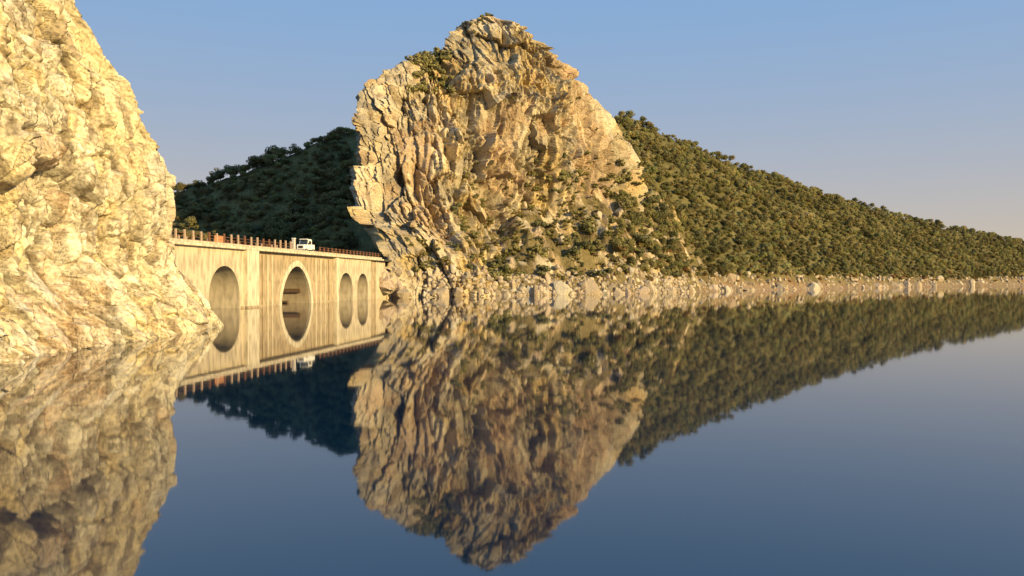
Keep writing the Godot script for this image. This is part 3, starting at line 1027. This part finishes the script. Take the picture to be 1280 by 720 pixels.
# ------------------------------------------------------------------ boulders and rubble along the water
func make_boulders(spots: Array, fine: Texture2D, relief: Texture2D):
	var mats := []
	for c in [Color(0.54, 0.455, 0.33), Color(0.46, 0.37, 0.26), Color(0.60, 0.53, 0.41), Color(0.38, 0.29, 0.20), Color(0.52, 0.41, 0.31)]:
		var m := surface_mat(fine, 0.4, relief, 10.0)
		m.vertex_color_use_as_albedo = false
		m.albedo_color = c.linear_to_srgb()
		mats.append(m)
	var meshes := []
	for i in 12: meshes.append(boulder_mesh(100 + i, 9 + i % 5))
	var low := []
	for s in spots:
		if s[0].y > -0.4 and s[0].y < 6.5: low.append(s)
	var places := []
	# at the foot of the crag
	for i in 60:
		var s: Array = low[rng.randi() % low.size()]
		var p: Vector3 = s[0]
		var size := lerpf(0.45, 1.9, pow(rng.randf(), 1.7)) * (1.3 if p.y < 2.5 else 0.95)
		places.append([p + s[1] * size * 0.35, size, 0])
	# along the water under the scree, then along the bare bank to the right
	for i in 190:
		var under := i < 110
		var k := lerpf(12.2, 8.4, rng.randf()) if under else lerpf(8.6, 2.6, pow(rng.randf(), 0.75))
		var i0 := int(floor(k))
		var q := shore[i0].lerp(shore[i0 + 1], k - i0)
		var e := (shore[i0 + 1] - shore[i0]).normalized()
		var inward := Vector2(e.y, -e.x)
		if not Geometry2D.is_point_in_polygon(q + inward * 4.0, shore): inward = -inward
		var r := pow(rng.randf(), 1.5)
		q += inward * lerpf(-0.8, 6.5 if under else 4.5, r)
		var size := lerpf(0.65, 2.3, pow(rng.randf(), 1.6)) * (1.0 if under else 0.8 + q.y / 900.0) * (1.25 if r < 0.2 else 0.85)
		places.append([Vector3(q.x, ground(q.x, q.y) - 0.08 * size, -q.y), size, 0 if under else 1])
	# outcrops on the scree
	for i in 44:
		var x := rng.randf_range(-14.0, 62.0)
		var d := 225.0 + (x + 8.0) * 0.72 + rng.randf_range(-4.0, 34.0)
		var y := ground(x, d)
		if y < 4.0: continue
		places.append([Vector3(x, y, -d), lerpf(0.8, 2.4, pow(rng.randf(), 1.5)), 3])
	# heaped against the end of the bridge
	for i in 16:
		var px := rng.randf_range(474.0, 512.0)
		var hi := maxf(0.2, (512.0 - px) / 38.0 * 6.0)
		var d := rng.randf_range(181.0, 186.0) + (px - 474.0) * 0.15
		var p := at(px, 351, d)
		places.append([Vector3(p.x, rng.randf() * hi, -d), rng.randf_range(1.0, 2.3), 2])
	var labels := ["%s angular boulder at the waterline under the crag", "%s boulder lying on the bare bank below the wooded hill", "%s boulder heaped against the far end of the bridge", "%s rock sticking out of the scrubby scree below the crag"]
	var tones := ["cream", "tan", "whitish", "brown", "pinkish"]
	var groups := ["boulders at the foot of the crag", "boulders along the bare bank", "boulders at the bridge end", "rocks on the scree"]
	for a in places:
		var o := MeshInstance3D.new()
		o.name = numbered("boulder")
		o.mesh = meshes[rng.randi() % meshes.size()]
		var mi := rng.randi() % mats.size()
		o.material_override = mats[mi]
		add_child(o)
		var s: float = a[1]
		o.transform = Transform3D(Basis.from_euler(Vector3(rng.randf_range(-0.4, 0.4), rng.randf() * TAU, rng.randf_range(-0.4, 0.4))).scaled(Vector3(s * rng.randf_range(0.75, 1.2), s * rng.randf_range(0.75, 1.35), s * rng.randf_range(0.75, 1.2))), a[0] + Vector3(0, s * 0.15, 0))
		var how: String = ("small " if s < 0.75 else ("large " if s > 1.5 else "")) + tones[mi]
		tag(o, labels[a[2]] % how, "boulder", groups[a[2]])
	# small rubble between them
	var mm := MultiMesh.new()
	mm.transform_format = MultiMesh.TRANSFORM_3D
	mm.use_colors = true
	mm.mesh = meshes[3]
	var bits := []
	for i in 700:
		var s: Array = low[rng.randi() % low.size()]
		bits.append(s[0] + s[1] * 0.2)
	for i in 2200:
		var k := lerpf(12.2, 8.0, rng.randf()) if i < 1300 else lerpf(9.0, 1.8, rng.randf())
		var i0 := int(floor(k))
		var q := shore[i0].lerp(shore[i0 + 1], k - i0) + Vector2(-1, 1).normalized() * pow(rng.randf(), 1.5) * 6.0
		bits.append(Vector3(q.x, ground(q.x, q.y), -q.y))
	mm.instance_count = bits.size()
	for i in bits.size():
		var s := lerpf(0.3, 1.25, pow(rng.randf(), 1.6)) * (1.0 + maxf(0.0, -bits[i].z - 250.0) / 500.0)
		mm.set_instance_transform(i, Transform3D(Basis.from_euler(Vector3(rng.randf(), rng.randf() * TAU, rng.randf())).scaled(Vector3(s, s * 0.8, s)), bits[i]))
		var g := rng.randf_range(0.6, 1.3)
		mm.set_instance_color(i, Color(0.47 * g, 0.39 * g, 0.285 * g))
	var o := MultiMeshInstance3D.new()
	o.name = "rubble"
	o.multimesh = mm
	o.material_override = surface_mat(fine, 0.4, null, 0.0)
	add_child(o)
	tag(o, "loose pale rubble scattered along the waterline", "rubble", "", "stuff")

# ------------------------------------------------------------------ trees and shrubs
func leaf_mat(c: Color) -> StandardMaterial3D:
	var m := StandardMaterial3D.new()
	m.vertex_color_use_as_albedo = true
	m.albedo_color = c.linear_to_srgb()
	m.roughness = 0.75
	m.metallic_specular = 0.2
	m.backlight_enabled = true
	m.backlight = Color(0.34, 0.33, 0.14)
	m.cull_mode = BaseMaterial3D.CULL_DISABLED
	return m

func make_plants(spots: Array):
	var greens := [leaf_mat(Color(0.148, 0.142, 0.056)), leaf_mat(Color(0.205, 0.186, 0.078)), leaf_mat(Color(0.130, 0.130, 0.063)), leaf_mat(Color(0.225, 0.200, 0.078))]
	var bark := plain(Color(0.11, 0.085, 0.065), 0.95)
	var crowns := []
	var trunks := []
	for i in 5:
		crowns.append(crown_mesh(300 + i, 6.4, 5.0 + 0.5 * i, 9 + i, 1000, 0.6))
		trunks.append(trunk_mesh(300 + i, 6.4, 5.6))
	# trees on the hill
	var all := []
	var clump := make_noise(91, 0.03, 3)
	var tries := 0
	while tries < 80000:
		tries += 1
		var px := rng.randf_range(180.0, 1420.0)
		var d := lerpf(205.0, 900.0, pow(rng.randf(), 0.8))
		var x := (px - 640.0) / LENS * d
		if x < -240.0 or x > 640.0: continue
		var d1 := shore_distance(Vector2(x, d))
		if d1 < 4.0: continue
		var h := ground(x, d)
		if h < 3.2 + 3.0 * clump.get_noise_2d(x * 3.0, d * 3.0): continue
		if px > 440 and px < 772 and d < 425: continue
		if px > 500 and px < 840 and d1 < 26.0 and x < 24.0: continue        # the crag stands here
		# nothing of the far side of the ridge can be seen
		var beyond := ground(x * 0.92, d * 0.92)
		if (beyond - EYE) / (d * 0.92) > (h + 6.0 - EYE) / d: continue
		var s := rng.randf_range(0.38, 0.9) * (1.0 + 0.5 * clump.get_noise_2d(x, d))
		if clump.get_noise_2d(x + 300.0, d) < -0.28 and rng.randf() < 0.75: s *= 0.5
		all.append([Vector3(x, h, -d), s, s / d])
	# keep them apart
	var kept := []
	var cells := {}
	for a in all:
		var p: Vector3 = a[0]
		var gap: float = 2.55 * a[1]
		var key := Vector2i(int(floor(p.x / 8.0)), int(floor(p.z / 8.0)))
		var ok := true
		for j in range(-1, 2):
			for i in range(-1, 2):
				for q in cells.get(key + Vector2i(i, j), []):
					if Vector2(q.x - p.x, q.z - p.z).length() < gap: ok = false
		if not ok: continue
		if not cells.has(key): cells[key] = []
		cells[key].append(p)
		kept.append(a)
	kept.sort_custom(func(a, b): return a[2] > b[2])
	print("trees ", kept.size())
	var label_of := ["%s tree on the slope behind the bridge in the crag's shadow", "%s bushy tree on the sunlit slope beside the crag"]
	var group_of := ["trees on the shaded slope", "trees on the sunlit slope"]
	# every tree, sunlit or shaded, draws its leaves from the same four greens
	var hue := ["olive-green", "light olive", "grey-green", "yellow-green"]
	var n_own := mini(300, kept.size())
	for i in n_own:
		var p: Vector3 = kept[i][0]
		var side := 0 if p.x < 0.0 else 1
		var kind := rng.randi() % 5
		var mk := rng.randi() % 4
		var t := base("tree", p)
		t.transform = Transform3D(Basis.from_euler(Vector3(0, rng.randf() * TAU, 0)).scaled(Vector3(1, rng.randf_range(0.7, 1.1), 1) * float(kept[i][1])), p)
		part("trunk", trunks[kind], bark, t)
		part("crown", crowns[kind], greens[mk], t)
		var size_word: String = "small" if kept[i][1] < 0.85 else ("large" if kept[i][1] > 1.4 else "middling")
		tag(t, label_of[side] % (size_word if side == 0 else size_word + " " + hue[mk]), "tree", group_of[side])
	var mm := MultiMesh.new()
	mm.transform_format = MultiMesh.TRANSFORM_3D
	mm.use_colors = true
	mm.mesh = crowns[2]
	mm.instance_count = kept.size() - n_own
	for i in mm.instance_count:
		var a: Array = kept[n_own + i]
		mm.set_instance_transform(i, Transform3D(Basis.from_euler(Vector3(0, rng.randf() * TAU, 0)).scaled(Vector3(rng.randf_range(0.85, 1.15), rng.randf_range(0.65, 1.05), 1) * float(a[1])), a[0]))
		var g := rng.randf_range(0.75, 1.3) * (1.0 + 0.9 * clump.get_noise_2d(a[0].x * 1.3 + 700.0, a[0].z * 1.3))
		var warm := rng.randf_range(0.88, 1.15)
		mm.set_instance_color(i, Color(g * warm, g, g * rng.randf_range(0.8, 1.1)))
	var wood := MultiMeshInstance3D.new()
	wood.name = "woodland"
	wood.multimesh = mm
	wood.material_override = greens[1]
	add_child(wood)
	tag(wood, "dense olive-green woodland covering the far parts of the hill", "woodland", "", "stuff")
	# shrubs on the ledges and the broken foot of the crag
	var bush := []
	for i in 4: bush.append(crown_mesh(400 + i, 2.2, 1.7, 6, 420, 0.3, 0.0))
	var zones := [
		[Rect2(560, 190, 260, 120), 55, 0.8, 2.2, "shrub rooted among broken rocks low on the crag", "shrubs on the lower crag"],
		[Rect2(690, 215, 130, 100), 60, 1.4, 3.0, "shrub climbing the lower flank of the crag beside the wood", "shrubs on the flank of the crag"],
		[Rect2(505, 300, 90, 40), 20, 0.8, 1.7, "shrub rooted among broken rocks low on the crag", "shrubs on the lower crag"],
		[Rect2(515, 62, 48, 56), 40, 1.3, 2.6, "shrub in the shaded notch at the crag's shoulder", "shrubs in the notch of the crag"],
		[Rect2(545, 16, 70, 40), 18, 0.6, 1.1, "shrub growing on the very top of the crag", "shrubs on the crag top"],
		[Rect2(600, 120, 190, 90), 20, 0.4, 0.8, "tuft of shrub clinging to the upper crag face", "tufts on the crag face"]]
	for z in zones:
		var fit := []
		var rc: Rect2 = z[0]
		for s in spots:
			if rc.has_point(px_of(s[0])): fit.append(s)
		if fit.is_empty(): continue
		for i in int(z[1]):
			var s: Array = fit[rng.randi() % fit.size()]
			var k := rng.randf_range(z[2], z[3])
			var o := MeshInstance3D.new()
			o.name = numbered("shrub")
			o.mesh = bush[rng.randi() % 4]
			var gi := rng.randi() % 4
			o.material_override = greens[gi]
			add_child(o)
			o.transform = Transform3D(Basis.from_euler(Vector3(0, rng.randf() * TAU, 0)).scaled(Vector3(k, k * rng.randf_range(0.8, 1.2), k)), s[0] - Vector3(0, 0.5 * k, 0))
			tag(o, ("big " if k > 1.4 else ("tiny " if k < 0.7 else "")) + hue[gi] + " " + z[4], "shrub", z[5])
	# scrub over the scree
	var made := 0
	while made < 115:
		var kk := lerpf(11.4, 8.0, rng.randf())
		var j0 := int(floor(kk))
		var sp := shore[j0].lerp(shore[j0 + 1], kk - j0) + Vector2(-0.66, 0.75) * lerpf(3.5, 21.0, rng.randf())
		var x := sp.x
		var d := sp.y
		var y := ground(x, d)
		if y < 3.5: continue
		made += 1
		var k := lerpf(1.0, 2.8, pow(rng.randf(), 1.3))
		var gi := rng.randi() % 4
		var o := MeshInstance3D.new()
		o.name = numbered("shrub")
		o.mesh = bush[rng.randi() % 4]
		o.material_override = greens[gi]
		add_child(o)
		o.transform = Transform3D(Basis.from_euler(Vector3(0, rng.randf() * TAU, 0)).scaled(Vector3(k, k * rng.randf_range(0.8, 1.2), k)), Vector3(x, y - 0.2 * k, -d))
		tag(o, ("big " if k > 1.5 else ("tiny " if k < 0.95 else "")) + hue[gi] + " shrub growing on the scree below the crag", "shrub", "shrubs on the scree")
	# low undergrowth filling the gaps
	var low := MultiMesh.new()
	low.transform_format = MultiMesh.TRANSFORM_3D
	low.use_colors = true
	low.mesh = bush[1]
	var where := []
	while where.size() < 420:
		var kk := lerpf(11.8, 7.6, rng.randf())
		var j0 := int(floor(kk))
		var sp := shore[j0].lerp(shore[j0 + 1], kk - j0) + Vector2(-0.66, 0.75) * lerpf(3.0, 24.0, rng.randf())
		var y := ground(sp.x, sp.y)
		if y > 3.0: where.append(Vector3(sp.x, y - 0.15, -sp.y))
	var ledges := []
	for q in spots:
		var c := px_of(q[0])
		if q[0].y > 6.0 and c.y > 300.0 - 95.0 * smoothstep(540.0, 660.0, c.x) and c.x > 520.0: ledges.append(q[0] - Vector3(0, 0.35, 0))
	for i in 330: where.append(ledges[rng.randi() % ledges.size()])
	low.instance_count = where.size()
	for i in where.size():
		var k := rng.randf_range(0.45, 1.25)
		low.set_instance_transform(i, Transform3D(Basis.from_euler(Vector3(0, rng.randf() * TAU, 0)).scaled(Vector3(k * 1.2, k, k * 1.2)), where[i]))
		var g := rng.randf_range(0.7, 1.3)
		low.set_instance_color(i, Color(g * rng.randf_range(0.95, 1.3), g, g * 0.9))
	var under := MultiMeshInstance3D.new()
	under.name = "undergrowth"
	under.multimesh = low
	under.material_override = greens[0]
	add_child(under)
	tag(under, "low olive undergrowth between the rocks of the scree and lower crag", "undergrowth", "", "stuff")
	# dry russet scrub on the bare bank
	var russet := [leaf_mat(Color(0.26, 0.15, 0.06)), leaf_mat(Color(0.20, 0.135, 0.055)), leaf_mat(Color(0.17, 0.14, 0.06))]
	for i in 110:
		var k := lerpf(9.4, 2.6, rng.randf())
		var i0 := int(floor(k))
		var q := shore[i0].lerp(shore[i0 + 1], k - i0) + Vector2(-0.75, 0.66) * rng.randf_range(2.5, 10.0)
		var o := MeshInstance3D.new()
		o.name = numbered("dry_shrub")
		o.mesh = bush[rng.randi() % 4]
		o.material_override = russet[rng.randi() % 3]
		add_child(o)
		var sc := rng.randf_range(0.7, 1.8) * (1.0 + maxf(0.0, q.y - 300.0) / 500.0)
		o.transform = Transform3D(Basis.from_euler(Vector3(0, rng.randf() * TAU, 0)).scaled(Vector3(sc * 1.3, sc * 0.8, sc * 1.3)), Vector3(q.x, ground(q.x, q.y) - 0.2, -q.y))
		tag(o, "russet dry shrub on the bare bank below the wooded hill", "shrub", "dry shrubs along the bank")
